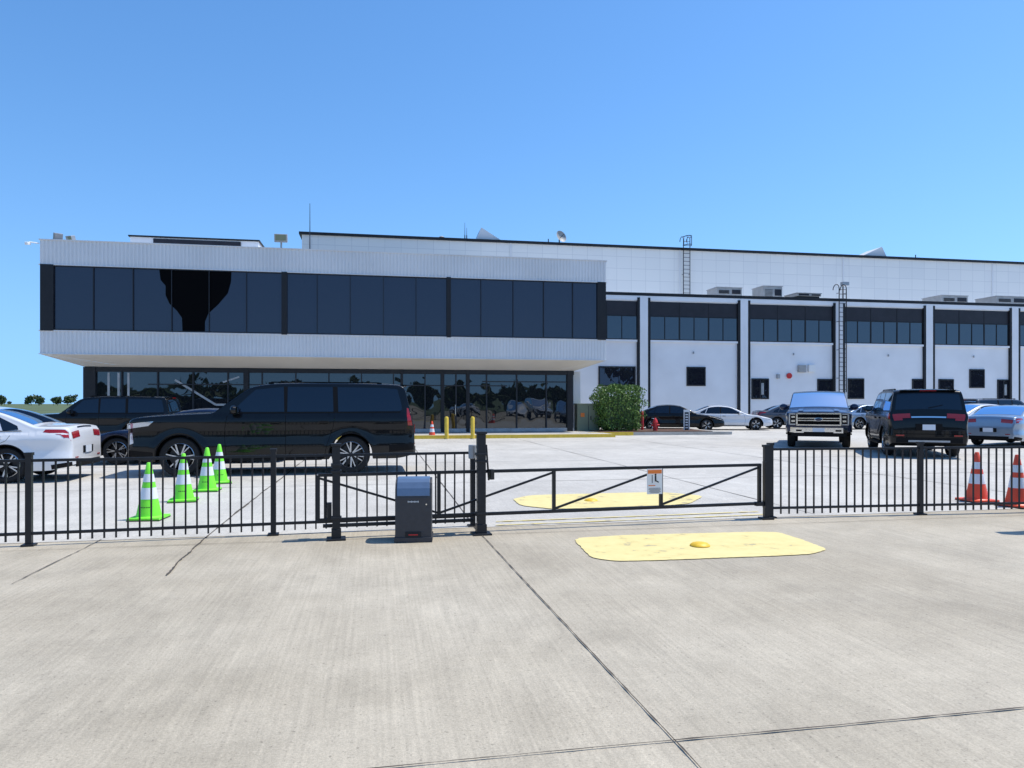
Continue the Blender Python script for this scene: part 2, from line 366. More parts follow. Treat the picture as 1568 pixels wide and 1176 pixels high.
# ------------------------------------------------------------------ right two-storey wing
wg=empty('office_wing',(0,46.8,0),A)
b=B(); S0,S1=-2,62; H=8.78
b.box(((S0+S1)/2,4.5,H/2),(S1-S0,9,H),'white_wall')
b.box(((S0+S1)/2,.0,H+.09),(S1-S0,.22,.18),'black_trim'); 
b.box(((S0+S1)/2,-.04,H-.18),(S1-S0,.1,.30),'white_wall')
b.box(((S0+S1)/2,-.06,5.72),(S1-S0,.12,.14),'white_wall'); 
b.obj('walls',wg)
bp=B(); bw=B(); bf=B()
pil=[9.0+7.3*k for k in range(-1,7)]
for s in pil:
    bp.box((s,-.075,4.35),(.56,.15,8.70),'white_wall')
    bp.box((s-.37,-.07,4.33),(.18,.14,8.60),'black_trim'); bp.box((s+.37,-.07,4.33),(.18,.14,8.60),'black_trim')
bp.obj('pilasters',wg)
for a in pil[:-1]:
    s0,s1=a+.46,a+6.84
    bw.box(((s0+s1)/2,.0,7.9),(s1-s0,.05,.98),'brown_panel')
    nn=6; w=(s1-s0)/nn
    for i in range(nn):
        tw=random.uniform(-.008,.008)
        bw.box((s0+w*(i+.5),.0,6.6),(w-.05,.05,1.6),'gls_rt',rz=tw*.6,rx=tw)
        bf.box((s0+w*i,-.02,6.6),(.05 if i%2 else .09,.07,1.62),'black_trim')
    bf.box((s1,-.02,6.6),(.06,.07,1.62),'black_trim'); bf.box(((s0+s1)/2,-.02,5.82),(s1-s0,.075,.07),'black_trim'); bf.box(((s0+s1)/2,-.02,7.40),(s1-s0,.075,.06),'black_trim')
    bf.box((s0+w*2,-.01,7.9),(.04,.06,.98),'black_trim'); bf.box((s0+w*4,-.01,7.9),(.04,.06,.98),'black_trim')
def win(s0,s1,z0,z1,mid=False):
    c=(s0+s1)/2
    bw.box((c,.0,(z0+z1)/2),(s1-s0-.1,.04,z1-z0-.1),'gls_up')
    for x in(s0,s1): bf.box((x,-.02,(z0+z1)/2),(.09,.09,z1-z0+.09),'black_trim')
    for z in(z0,z1): bf.box((c,-.021,z),(s1-s0,.085,.09),'black_trim')
    if mid: bf.box((c,-.02,(z0+z1)/2),(.07,.06,z1-z0),'frame'); bw.box((c+.18,-.0,(z0+z1)/2),(.2,.06,.8),'galv')
win(5.9,8.4,2.7,3.95); win(12.15,13.44,2.75,3.96); win(16.95,18.17,1.86,3.2,1); win(22.0,23.1,1.9,3.2); win(24.4,25.6,1.88,3.25)
win(29.6,30.5,1.9,3.25,); win(31.8,32.97,1.9,3.25); win(34.4,35.6,2.7,4.0); win(36.8,37.8,1.8,3.25,1); win(41.5,42.7,2.7,4.0)
bw.obj('window_panes',wg); bf.obj('window_frames',wg)
b=B(); b.cyl((19.75,-.03,3.45),(19.75,-.12,3.45),.2,.2,'red',20); b.box((20.7,-.1,3.95),(.55,.2,.5),'acunit'); b.box((21.45,-.1,3.98),(.5,.2,.5),'white')
b.box((18.9,-.08,3.4),(.2,.16,.3),'galv')
for s in(5.2,12.6,20.1,27.6,34.7): b.cyl((s,-.06,4.9),(s,-.06,5.05),.05,.05,'galv',8)
b.obj('wall_fittings',wg,bevel=.01)
def ac(s,y,w,h,name='rooftop_ac_unit',d=1.6):
    e=empty(name,(0,46.8,0),A); b=B(); z=9.05
    b.box((s,y,z+h/2+.1),(w,d,h),'acunit'); b.box((s,y,z-.08),(w*.9,d*.9,.36),'black_trim'); b.box((s,y,z+h+.13),(w+.08,d+.08,.06),'galv')
    for i in range(6): b.box((s-w*.22,y-d/2-.01,z+.25+i*(h-.3)/6),(w*.42,.03,.03),'frame')
    b.box((s+w*.27,y-d/2-.012,z+h*.5+.1),(w*.35,.03,h*.55),'brown_panel'); b.cyl((s,y,z+h+.16),(s,y,z+h+.26),.3,.3,'frame',16); b.obj('unit_housing',e,bevel=.015)
ac(15.9,2.0,1.9,.55); ac(19.6,2.6,1.5,.85); ac(21.6,1.2,1.9,.18); ac(34.6,2.6,2.3,.55,d=2); ac(39.2,2.2,2.6,.55,d=2)
def ladder(s,y,z0,z1,cage,name,y0):
    e=empty(name,(0,y0,0),A); b=B(); w=.28
    for x in(-w,w): b.cyl((s+x,y,z0),(s+x,y,z1),.035,.035,'black_trim' ,8)
    z=z0+.2
    while z<z1: b.cyl((s-w,y,z),(s+w,y,z),.02,.02,'black_trim',6); z+=.32
    for x in(-w,w):
        pr=None
        for i in range(9):
            a=math.pi*i/8; p=(s+x,y+.35-.35*math.cos(a),z1+.35*math.sin(a)) 
            if pr: b.cyl(pr,p,.03,.03,'black_trim',6)
            pr=p
    if cage:
        for zz in cage:
            pr=None
            for i in range(11):
                a=math.pi*i/10; p=(s+w*1.2*math.cos(a),y-.65*math.sin(a),zz)
                if pr: b.bar(pr,p,.02,.06,'black_trim')
                pr=p
        for i in range(1,10,2):
            a=math.pi*i/10; b.bar((s+w*1.2*math.cos(a),y-.65*math.sin(a),cage[0]),(s+w*1.2*math.cos(a),y-.65*math.sin(a),cage[-1]),.02,.03,'black_trim')
    z=z0+1
    while z<z1: 
        for x in(-w,w): b.bar((s+x,y,z),(s+x,y+.3,z),.03,.03,'black_trim')
        z+=2
    b.obj('rails_and_rungs',e)
ladder(23.65,-.45,2.3,9.6,None,'access_ladder',46.8)
e=empty('rooftop_light',(0,46.8,0),A); b=B(); b.cyl((24.2,.3,8.8),(24.2,.3,10.0),.04,.04,'black_trim'); b.box((24.2,.1,10.05),(.5,.3,.25),'galv'); b.obj('lamp_body',e)

# ------------------------------------------------------------------ hangar behind
hg=empty('hangar_building',(0,56,0),A)
b=B(); b.box((28.1,20,7),(87.2+.6,40,14),'hangar'); b.obj('walls',hg)
b=B(); b.box((28.1,19.98,14.1),(88.2,40.3,.18),'black_trim')
for s in (-.1,13.9,28.7,43.5): b.box((s,-.02,11),(.12,.06,6),'fascia')
b.box((-15.2,-.02,11),(.15,.08,6),'fascia')
b.obj('roof_edge_and_ribs',hg)
ladder(14.35,-.35,9.0,14.75,[14.3,15.0],'access_ladder',56)
def wedge(s,y,w,h,name='roof_vent_hood',flip=1):
    e=empty(name,(0,56,0),A); b=B(); z=14.15
    vs=[(s-w/2,y,z),(s+w/2,y,z),(s+flip*w*-.3,y,z+h),(s-w/2,y+2,z),(s+w/2,y+2,z),(s+flip*w*-.3,y+2,z+h)]
    b.add(vs,[(0,1,2),(3,5,4),(0,2,5,3),(1,4,5,2),(0,3,4,1)],'fascia'); b.obj('hood',e)
wedge(-1.7,.3,2.2,1.05); wedge(31.9,.3,2.6,.95,flip=-1)
e=empty('satellite_dish',(0,56,0),A); b=B(); b.lathe([(0.001,0),(.2,.03),(.38,.10),(.5,.2)],'acunit',Matrix.Translation((4.1,1,14.85))@Matrix.Rotation(math.radians(70),4,'X')@Matrix.Rotation(math.radians(25),4,'Y'))
b.cyl((4.1,1.2,14.2),(4.1,1.2,14.8),.05,.05,'frame'); b.cyl((4.1,1,14.8),(4.3,.4,15),.02,.02,'frame'); b.obj('dish',e,smooth=40)
for nm,s,h in(('antenna',-3.6,1.5),('antenna',-3.45,1.1),('antenna',3.1,.5),('antenna',36.4,.35)): pole(nm,s,.8,14.15,14.15+h,.02,56)
e=empty('roof_vent',(0,56,0),A); b=B(); b.cyl((-5.4,1,14.1),(-5.4,1,14.45),.1,.1,'galv'); b.cyl((-5.4,1,14.45),(-5.4,1,14.55),.25,.1,'galv'); b.obj('cap',e)

# ------------------------------------------------------------------ fence & gate
def fence(name,p,q,posts,step=.116,H=.915):
    p=Vector(p);q=Vector(q);d=(q-p);L=d.length;d/=L; e=empty(name); b=B(); rz=math.atan2(d.y,d.x)
    n_=int(L/step)
    for i in range(n_):
        c=p+d*(i+.5)*step; b.box((c.x,c.y,H/2+.02),(.017,.017,H-.06),'iron',rz=rz+random.uniform(-.02,.02),ry=random.uniform(-.003,.003))
    for z,h in((H-.015,.03),(.13,.03)):
        m_=(p+q)/2; b.box((m_.x,m_.y,z),(L,.034,h),'iron',rz=rz)
    for s in posts:
        c=p+d*s; b.box((c.x,c.y,H/2+.02),(.058,.058,H+.04),'iron',rz=rz); b.box((c.x,c.y,H+.055),(.074,.074,.03),'iron',rz=rz)
        b.box((c.x,c.y,.012),(.12,.12,.02),'iron',rz=rz)
    b.obj('rails_pickets_posts',e)
P0=Vector((-7.6,6.92));P1=Vector((-.45,8.78))
fence('iron_fence',P0,P1,[ (Vector((-5.09,7.57))-P0).length, (Vector((-2.72,8.19))-P0).length, (P1-P0).length-.03,.03])
P2=Vector((3.36,9.42));P3=Vector((8.6,10.1))
fence('iron_fence',P2,P3,[.03,2.17,4.3])
g0=Vector((-2.15,7.97)); k=math.sqrt(1+.253**2); GL=5.38*k
gt=empty('sliding_gate',(g0.x,g0.y,0),math.atan2(.253,1))
b=B(); zt,zb_=.705,.205
b.box((GL/2,0,zt),(GL,.045,.035),'iron'); b.box((GL/2,0,zb_),(GL,.045,.035),'iron'); b.box((.9,.0,.14),(1.7,.045,.035),'iron')
xs=[0,(2.15-.845)*k,(2.15+.503)*k,(2.15+1.862)*k,GL-.02]
for x in xs: b.box((x,0,(zt+zb_)/2),(.038,.042,zt-zb_),'iron')
for i,(u,v) in enumerate(((0,1),(1,2),(2,3),(3,4))):
    za,zc=(zt-.03,zb_+.03) if i==0 else (zb_+.03,zt-.03)
    b.bar((xs[u],0,za),(xs[v],0,zc),.024,.024,'iron')
b.box((.12,-.03,.30),(.05,.08,.2),'iron'); b.box((.07,0,.45),(.02,.02,.5),'iron'); b.obj('gate_leaf',gt)
def gpost(x,y,h,w):
    e=empty('gate_post',(x,y,0),math.atan2(.253,1)); b=B()
    b.box((0,0,h/2),(w,w,h),'iron'); b.box((0,0,h+.015),(w+.025,w+.025,.03),'iron'); b.box((0,0,.06),(w+.02,w+.02,.12),'iron'); b.box((0,0,.01),(w+.12,w+.12,.02),'iron')
    b.box((0,-.0,h*.80),(w+.03,w+.03,.03),'iron'); b.box((0,0,h*.73),(w+.03,w+.03,.03),'iron'); b.box((0,0,.24),(w+.03,w+.03,.03),'iron')
    for z in(zt+.06,zt-.06): b.cyl((.0,w/2,z),(.0,w/2+.1,z),.03,.03,'iron')
    b.obj('post',e,bevel=.004)
gpost(-1.94,7.93,1.03,.085); gpost(-.355,8.25,1.15,.095); 
e=empty('gate_post',(3.30,9.33,0),.13); b=B(); b.box((0,0,.47),(.06,.06,.94),'iron'); b.box((0,0,.95),(.08,.08,.03),'iron'); b.box((-.03,-.02,.45),(.02,.08,.6),'iron'); b.box((0,0,.012),(.15,.15,.02),'iron'); b.box((-.08,0,.2),(.14,.07,.05),'iron'); b.obj('post',e)
e=empty('gate_sensor',(-.36,8.4,0),.25); b=B(); b.cyl((-.11,-.02,.86),(-.11,-.02,1.02),.045,.045,'galv',14); b.bar((-.11,-.02,.9),(0,-.02,.9),.03,.03,'iron'); b.box((.10,-.1,.68),(.05,.06,.12),'iron',rz=.3); b.bar((.06,0,1.02),(.09,0,.60),.02,.03,'iron'); b.obj('housing',e,bevel=.006)
op=empty('gate_operator',(-1.08,7.93,0),.08)
b=B(); w,d=.195,.17; F=.965
prof=[(y,z*F) for y,z in [(-d,.0),(-d,.50),(-d+.015,.60),(-d+.05,.66),(-d+.10,.695),(.02,.71),(d-.05,.70),(d,.66),(d,0)]]
def extr(bb,prof,w0,w1,mat):
    k=len(prof); vs=[(w0,y,z) for y,z in prof]+[(w1,y,z) for y,z in prof]
    bb.add(vs,[(i,(i+1)%k,k+(i+1)%k,k+i) for i in range(k)]+[tuple(range(k))[::-1],tuple(range(k,2*k))],mat)
extr(b,prof,-w,w,'op_body')
b.box((0,0,.03),(.41,.37,.05),'op_body'); b.box((0,-d-.004,.085),(.17,.015,.06),'black_trim'); b.box((0,-d-.014,.085),(.10,.006,.012),'red')
b.obj('cabinet',op,bevel=.012)
b=B(); lid=[(y,z*F) for y,z in [(-d-.008,.52),(-d+.008,.605),(-d+.045,.668),(-d+.098,.705),(.02,.722),(.02,.712),(-d+.10,.697),(-d+.05,.660),(-d+.015,.600),(-d-.0,.52)]]
extr(b,lid,-w+.02,w-.02,'op_lid_sheen'); b.obj('lid',op,bevel=.003)
b=B()
for i in range(10): b.box((-.055+i*.012,-d-.003,.44),(.007,.004,.012 if i%3 else .018),'white')
b.cyl((.14,-d-.006,.41),(.14,-d+.01,.41),.008,.008,'chrome'); b.obj('label',op)
sg=empty('warning_sign',(1.77,8.51+.253*1.77-.045,0),math.atan(.253)); b=B()
b.box((0,0,.535),(.205,.006,.315),'white'); b.box((0,-.005,.655),(.185,.004,.045),'orange_lbl')
for i,wd in enumerate((.15,.165,.14,.16,.12)): b.box((0,-.005,.45-i*.014),(wd,.003,.004),'frame')
b.box((.01,-.005,.57),(.02,.003,.07),'frame'); b.cyl((.01,-.004,.618),(.01,-.007,.618),.012,.012,'frame',12); b.box((.03,-.005,.535),(.05,.003,.014),'frame',ry=.5); b.box((-.035,-.005,.565),(.008,.003,.10),'frame')
b.box((-.04,-.005,.485),(.09,.003,.01),'orange_lbl'); b.obj('sign_board',sg)
e=empty('offframe_shadow_post',(6.35,8.5,0),.1); b=B(); b.box((0,0,.55),(.07,.07,1.1),'iron'); b.box((0,-.06,1.15),(.22,.16,.28),'iron',rx=-.3); b.box((0,0,.01),(.22,.22,.02),'iron'); b.bar((0,0,1.0),(-.15,-.1,1.05),.05,.05,'iron'); b.obj('caster_post',e)  # unseen post added off frame to cast the shadow at the right edge

# ------------------------------------------------------------------ cones, bollards
def cone(x,y,h,mat,rz=0):
    e=empty('traffic_cone',(x,y,.008),rz); b=B()
    r0,r1=.145*h/.72,.028*h/.72; B0=.40*h/.74
    def rr(z): return r0+(r1-r0)*(z-.035)/(h-.035)
    b.box((0,0,.018),(B0,B0,.034),mat)
    b.box((0,0,.006),(B0+.006,B0+.006,.01),'rubber')
    b.lathe([(r0+.03,.035),(r0+.005,.05),(rr(.36*h),.36*h),(rr(.36*h)+.003,.361*h)],mat,n=28)
    b.lathe([(rr(.36*h)+.003,.361*h),(rr(.56*h)+.003,.56*h)],'refl',n=28)
    b.lathe([(rr(.56*h)+.001,.56*h),(rr(.66*h)+.001,.66*h)],mat,n=28)
    b.lathe([(rr(.66*h)+.003,.661*h),(rr(.80*h)+.003,.80*h)],'refl',n=28)
    b.lathe([(rr(.80*h),.80*h),(r1,h-.01),(r1*.7,h),(r1*.4,h-.01)],mat,n=28)
    if mat=='lime':
        for i in range(5): 
            a=-math.pi/2+(i-2)*.19; z=.155; r=rr(z)+.001
            b.box((r*math.cos(a),r*math.sin(a),z),(.014,.004,.03),'frame',rz=a+math.pi/2)
    b.obj('cone_body',e,smooth=35)
cone(-4.70,9.3,.73,'lime',.1); cone(-5.03,11.0,.73,'lime',.3); cone(-5.22,12.3,.74,'lime',0.2); cone(-5.50,13.5,.73,'lime',.5)
cone(7.12,11.0,.75,'orange',.2); cone(7.35,10.45,.75,'orange',.4); cone(-3.45,31.0,.74,'orange')
def bollard(x,y,h=.95,r=.085,mat='ylw'):
    e=empty('bollard',(x,y,0)); b=B(); b.lathe([(r,0),(r,h-.05),(r*.8,h-.015),(r*.4,h),(0.001,h+.004)],mat,n=20); b.lathe([(r+.03,0),(r+.03,.02),(r,.021)],'walk',n=20); b.obj('post',e,smooth=40)
bollard(-2.75,30.2); bollard(-1.66,30.3); bollard(6.6,36.4,1.1,.07,'red')
e=empty('fire_hydrant',(7.0,35.1,0)); b=B(); b.lathe([(.16,0),(.16,.05),(.11,.06),(.11,.55),(.14,.56),(.14,.60),(.12,.61),(.10,.70),(.05,.76),(.03,.80),(.001,.81)],'red',n=18)
b.cyl((-.2,0,.45),(.2,0,.45),.05,.05,'red'); b.cyl((0,0,.4),(0,-.2,.4),.07,.07,'red'); b.obj('body',e,smooth=40)
e=empty('parking_sign',(8.75,36.0,0)); b=B(); b.box((0,0,.62),(.3,.03,1.15),'white'); b.box((0,-.02,.62),(.2,.01,.9),'frame'); 
for i in range(6): b.box((0,-.027,.30+i*.13),(.13,.005,.06),'white')
b.box((0,.05,.4),(.06,.06,.8),'galv'); b.box((0,.03,.03),(.4,.3,.06),'rubber'); b.obj('panel',e)
e=empty('utility_cabinet',(3.7,36.0,.14),A); b=B(); b.box((0,0,.65),(1.15,.9,1.3),'beige'); b.box((0,0,1.33),(1.22,.97,.07),'beige'); b.box((0,-.455,.65),(.02,.02,1.2),'frame'); b.box((-.3,-.46,.8),(.2,.01,.2),'orange_lbl'); b.box((.12,-.47,.65),(.04,.04,.2),'frame'); b.obj('cabinet',e,bevel=.015)

# ------------------------------------------------------------------ foliage
def leaves(b,c,rad,n_,size,mat,boxy=False):
    for _ in range(n_):
        if boxy:
            p=Vector([random.uniform(-1,1) for _ in range(3)]); q4=(abs(p.x)**4+abs(p.y)**4+abs(p.z)**4)**.25; p=p/q4*random.uniform(.74,1.05)
            bm=.08*math.sin(p.x*7+p.z*3)+.07*math.sin(p.y*5+p.x*11)+.06*math.sin(p.z*13+p.x*5); p*=1+bm
        else:
            p=Vector([random.gauss(0,1) for _ in range(3)]).normalized()*random.uniform(.55,1.05)
        p=Vector((p.x*rad[0],p.y*rad[1],p.z*rad[2]))+Vector(c)
        s=size*random.uniform(.6,1.3); R=mathutils.Euler([random.uniform(0,6.28) for _ in range(3)]).to_matrix()
        b.add([p+R@Vector(q) for q in((-s,0,0),(0,-s*.5,0),(s,0,0),(0,s*.5,0))],[(0,1,2,3)],mat)
e=empty('hedge',(5.22,35.6,.14),A); b=B()
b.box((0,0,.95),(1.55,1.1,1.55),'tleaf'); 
leaves(b,(0,0,1.06),(1.13,.95,1.12),9500,.055,'leaf',True)
for i in range(16): b_=[random.uniform(-.8,.8),random.uniform(-.7,.7)]; leaves(b,(b_[0],b_[1],2.12+random.uniform(-.08,.08)),(.22,.22,.16),90,.05,'leaf')
b.obj('foliage',e,fix=False)
def treerow(pts,leafn,ls,nc=7):
    b=B()
    for x,y,h in pts:
        b.cyl((x,y,0),(x,y,h*.5),h*.03,h*.015,'bark',7)
        for _ in range(nc):
            q=(x+random.gauss(0,h*.22),y+random.gauss(0,h*.14),h*random.uniform(.28,.85)); b.cyl((x,y,h*.25),q,h*.012,h*.004,'bark',5)
            leaves(b,q,(h*.22,h*.2,h*.16),leafn,ls,'tleaf')
    return b
pts=[(-700+i*6+random.uniform(-3,3),600+random.uniform(-25,25),random.uniform(6,9)) for i in range(75)]
treerow(pts,28,1.1).obj('distant_trees',fix=False)
pts=[(80+i*5+random.uniform(-2,2),-72+random.uniform(-6,6),random.uniform(11,18)) for i in range(31)]+[(-110+i*5,-75+random.uniform(-5,5),random.uniform(4.5,6)) for i in range(37)]
treerow(pts,50,.9,9).obj('distant_trees',fix=False)

# ------------------------------------------------------------------ vehicles
def interp(P,x):
    if x<=P[0][0]: return P[0][1]
    for (a,za),(c,zc) in zip(P,P[1:]):
        if x<=c: return zc if c-a<1e-6 else za+(zc-za)*(x-a)/(c-a)
    return P[-1][1]
def chaikin(P,n_=2):
    for _ in range(n_):
        Q=[P[0]]
        for a,c in zip(P,P[1:]):
            Q+=[(a[0]*.75+c[0]*.25,a[1]*.75+c[1]*.25),(a[0]*.25+c[0]*.75,a[1]*.25+c[1]*.75)]
        Q.append(P[-1]); P=Q
    return P
class Car:
    def __init__(s,name,paint,L,W,top,belt,wheels,wr,sill=.28,tum=.17,kf=.22,kr=.18,rf=.5,rrr=.32,crown=.045,cr=.07,roofz=1.9,rimmat='rim',spokes=6,tw=.25):
        s.L,s.W,s.belt,s.wheels,s.wr,s.sill,s.tum=L,W,belt,wheels,wr,sill,tum
        s.kf,s.kr,s.rf,s.rr,s.crown,s.cr,s.roofz=kf,kr,rf,rrr,crown,cr,roofz
        s.top=chaikin(top,3); s.e=empty(name); s.paint=paint; s.AR=wr+.055
        s.rimmat=rimmat;s.spokes=spokes;s.tw=tw; s.b=B()
        s.body()
        for x in wheels:
            for sd in(-1,1): s.wheel(x,sd)
    def zt(s,x): return interp(s.top,x)
    def zb(s,x):
        z=s.sill
        if x<.5: z+=.10*(1-x/.5)**2
        if x>s.L-.5: z+=.10*((x-s.L+.5)/.5)**2
        for c in s.wheels:
            d=abs(x-c)
            if d<s.AR: z=max(z,s.wr+math.sqrt(max(0,s.AR**2-d*d)))
        return z
    def hw(s,x,z):
        w=s.W/2
        if x<s.rf: t=1-x/s.rf; w*=1-s.kf*(1-math.sqrt(max(0,1-t*t)))
        if x>s.L-s.rr: t=1-(s.L-x)/s.rr; w*=1-s.kr*(1-math.sqrt(max(0,1-t*t)))
        if z<s.belt:
            t=(s.belt-z)/(s.belt-s.sill)
            if t<.16: w-=.030*((.16-t)/.16)**1.5
            else: w-=.030*math.sin(min(1,(t-.16)/.5)*math.pi)*.6
            if t>.72: w-=.055*((t-.72)/.28)**1.5
            for c in s.wheels:
                r=math.hypot(x-c,z-s.wr)
                if r<s.AR+.14: w+=.016*max(0,1-abs(r-s.AR-.02)/.12)
        else:
            t=(z-s.belt)/(s.roofz-s.belt); w=w-.042-w*s.tum*t-.02*t*t
        return w
    def geo(s,x,zb=None):
        zb=s.zb(x) if zb is None else zb
        zt=s.zt(x); ze=zt-min(s.crown+s.cr,(zt-zb)*.5); c=(zt-ze)*s.crown/(s.crown+s.cr); r=zt-ze-c
        return zb,zt,ze,c,r
    def ze(s,x): return s.geo(x)[2]
    def sec(s,x,zb=None):
        zb,zt,ze,c,r=s.geo(x,zb); P=[]; n_=22
        for i in range(n_+1):
            z=zb+(ze-zb)*i/n_; P.append((s.hw(x,z),z))
        w=s.hw(x,ze)
        for i in range(1,6):
            a=math.pi/2*i/5; P.append((w-r*(1-math.cos(a)),ze+r*math.sin(a)))
        y1=w-r
        for i in range(1,8):
            y=y1*(1-i/7); P.append((y,ze+r+c*(1-(y/y1)**2)))
        return P
    def topz(s,x,y):
        zb,zt,ze,c,r=s.geo(x); y1=s.hw(x,ze)-r
        return ze+r+c*(1-min(1,abs(y)/y1)**2)
    def y1(s,x):
        zb,zt,ze,c,r=s.geo(x); return s.hw(x,ze)-r
    def body(s):
        X=set(round(p[0],4) for p in s.top)
        for i in range(71): X.add(round(s.L*i/70,4))
        for i in range(13): X.add(round(s.rf*(1-math.cos(math.pi/2*i/12)),4)); X.add(round(s.L-s.rr*(1-math.cos(math.pi/2*i/12)),4))
        for c in s.wheels:
            for i in range(25): X.add(round(c-s.AR*math.cos(math.pi*i/24),4))
        X=sorted(X); Y=[X[0]]
        for x in X[1:]:
            if x-Y[-1]>.003: Y.append(x)
        Y[-1]=s.L; st=[]
        for x in Y:
            zb=s.zb(x); dup=None
            for c in s.wheels:
                if abs(abs(x-c)-s.AR)<.004: dup=c
            if dup is not None:
                if x<dup: st+=[(x-.001,s.sill),(x+.001,s.wr)]
                else: st+=[(x-.001,s.wr),(x+.001,s.sill)]
            else: st.append((x,zb))
        secs=[(x,s.sec(x,zb)) for x,zb in st]; b=s.b; k=len(secs[0][1])
        for sd in(1,-1):
            vs=[];
            for x,P in secs: vs+=[(x,sd*y,z) for y,z in P]
            fs=[]
            for i in range(len(secs)-1):
                for j in range(k-1): 
                    f=(i*k+j,(i+1)*k+j,(i+1)*k+j+1,i*k+j+1); fs.append(f if sd<0 else f[::-1])
            b.add(vs,fs,s.paint)
        for x,P in(secs[0],secs[-1]):
            for j in range(k-1):
                b.poly([(x,-P[j][0],P[j][1]),(x,P[j][0],P[j][1]),(x,P[j+1][0],P[j+1][1]),(x,-P[j+1][0],P[j+1][1])],s.paint)
        for (x0,P),(x1,Q) in zip(secs,secs[1:]):
            b.poly([(x0,-P[0][0],P[0][1]),(x0,P[0][0],P[0][1]),(x1,Q[0][0],Q[0][1]),(x1,-Q[0][0],Q[0][1])],'under')
        o=b.obj('body',s.e,fix=False)
        bm=bmesh.new(); bm.from_mesh(o.data); bmesh.ops.remove_doubles(bm,verts=bm.verts,dist=.0006); bmesh.ops.recalc_face_normals(bm,faces=bm.faces); bm.to_mesh(o.data); bm.free()
        o.data.polygons.foreach_set('use_smooth',[True]*len(o.data.polygons)); o.data.set_sharp_from_angle(angle=math.radians(32))
        s.d=B()
        for c in s.wheels:
            for sd in(1,-1):
                pr=None
                for i in range(21):
                    a=math.pi*i/20; x=c-(s.AR-.004)*math.cos(a); z=s.wr+(s.AR-.004)*math.sin(a); p=(x,sd*(s.hw(x,z)-.004),z)
                    if pr: s.d.bar(pr,p,.02,.02,'c_trim')
                    pr=p
    def wheel(s,x,sd):
        r=s.wr; tw=s.tw; y=s.W/2-.035-tw/2
        T=Matrix.Translation((x,sd*y,r))@(Matrix.Rotation(math.pi,4,'Z') if sd>0 else Matrix.Identity(4))@Matrix.Rotation(random.uniform(0,1),4,'Y')
        b=B(); rr_=r*.70
        b.lathe([(rr_,-tw/2+.02),(rr_+.02,-tw/2),(r-.03,-tw/2+.005),(r-.008,-tw/2+.03),(r,-tw/2+.06),(r,tw/2-.06),(r-.03,tw/2),(rr_,tw/2)],'tire',T,36,'Y')
        b.lathe([(rr_,-tw/2+.02),(rr_-.012,-tw/2+.012),(rr_-.022,-tw/2+.03)],s.rimmat,T,36,'Y')
        b.lathe([(rr_-.022,-tw/2+.03),(rr_-.03,tw/2-.02),(0.001,tw/2-.02)],'rimd',T,36,'Y')
        b.cyl((0,-tw/2+.10,0),(0,-tw/2+.13,0),rr_-.07,rr_-.07,'rimd',24,T)
        n_=s.spokes
        for i in range(n_):
            a=2*math.pi*i/n_
            for da in(-.17,.17):
                p=Vector((.05*math.cos(a),-tw/2+.035,.05*math.sin(a))); q=Vector(((rr_-.018)*math.cos(a+da),-tw/2+.03,(rr_-.018)*math.sin(a+da)))
                b.bar(p,q,.03,.022,s.rimmat,T)
        b.cyl((0,-tw/2+.015,0),(0,-tw/2+.06,0),.045,.06,'rimd',16,T)
        b.obj('wheel',s.e,smooth=30)
    def side(s,poly,mat,off=.004,clamp=True):
        for sd in(1,-1):
            bm=bmesh.new(); vs=[bm.verts.new((x,0,z)) for x,z in poly]; bm.faces.new(vs)
            xs_=[p[0] for p in poly]; zs_=[p[1] for p in poly]
            x=min(xs_)+.06
            while x<max(xs_): bmesh.ops.bisect_plane(bm,geom=bm.verts[:]+bm.edges[:]+bm.faces[:],plane_co=(x,0,0),plane_no=(1,0,0)); x+=.06
            z=min(zs_)+.04
            while z<max(zs_): bmesh.ops.bisect_plane(bm,geom=bm.verts[:]+bm.edges[:]+bm.faces[:],plane_co=(0,0,z),plane_no=(0,0,1)); z+=.04
            V=[];
            bm.verts.index_update()
            for v in bm.verts:
                z=v.co.z
                if clamp: z=min(z,s.ze(v.co.x)+.015)
                V.append((v.co.x,sd*(s.hw(v.co.x,z)+off),z))
            s.d.add(V,[[q.index for q in f.verts] for f in bm.faces],mat); bm.free()
    def topp(s,xa,xb,fa,fb,mat,off=.005,n_=10,shrink0=0,shrink1=0):
        xs_=[x for x,_ in s.top if xa<x<xb]; xs_=[xa]+xs_+[xb]; V=[];m=n_+1
        for i,x in enumerate(xs_):
            x0,x1=max(0,x-.01),min(s.L,x+.01); dz=s.zt(x1)-s.zt(x0); dx=x1-x0; ln=math.hypot(dx,dz); nx,nz=-dz/ln,dx/ln
            t=(x-xa)/(xb-xa); y1=s.y1(x)-(shrink0*(1-t)+shrink1*t)
            for j in range(m):
                f=fa+(fb-fa)*j/n_; y=f*y1; V.append((x+nx*off,y,s.topz(x,y)+nz*off))
        s.d.add(V,[(i*m+j,i*m+j+1,(i+1)*m+j+1,(i+1)*m+j) for i in range(len(xs_)-1) for j in range(n_)],mat)
    def cap(s,end,y0,y1,z0,z1,mat,d=.02,sym=False):
        for sg_ in((1,-1) if sym else (1,)):
            x=(-d/2+.004 if end=='f' else s.L+d/2-.004); s.d.box((x,sg_*(y0+y1)/2,(z0+z1)/2),(d,abs(y1-y0),z1-z0),mat)
    def seam(s,pts,w=.008):
        for (x0,z0),(x1,z1) in zip(pts,pts[1:]):
            if abs(x1-x0)<abs(z1-z0): s.side([(x0-w/2,z0),(x0+w/2,z0),(x1+w/2,z1),(x1-w/2,z1)],'under',.002)
            else: s.side([(x0,z0-w/2),(x1,z1-w/2),(x1,z1+w/2),(x0,z0+w/2)],'under',.002)
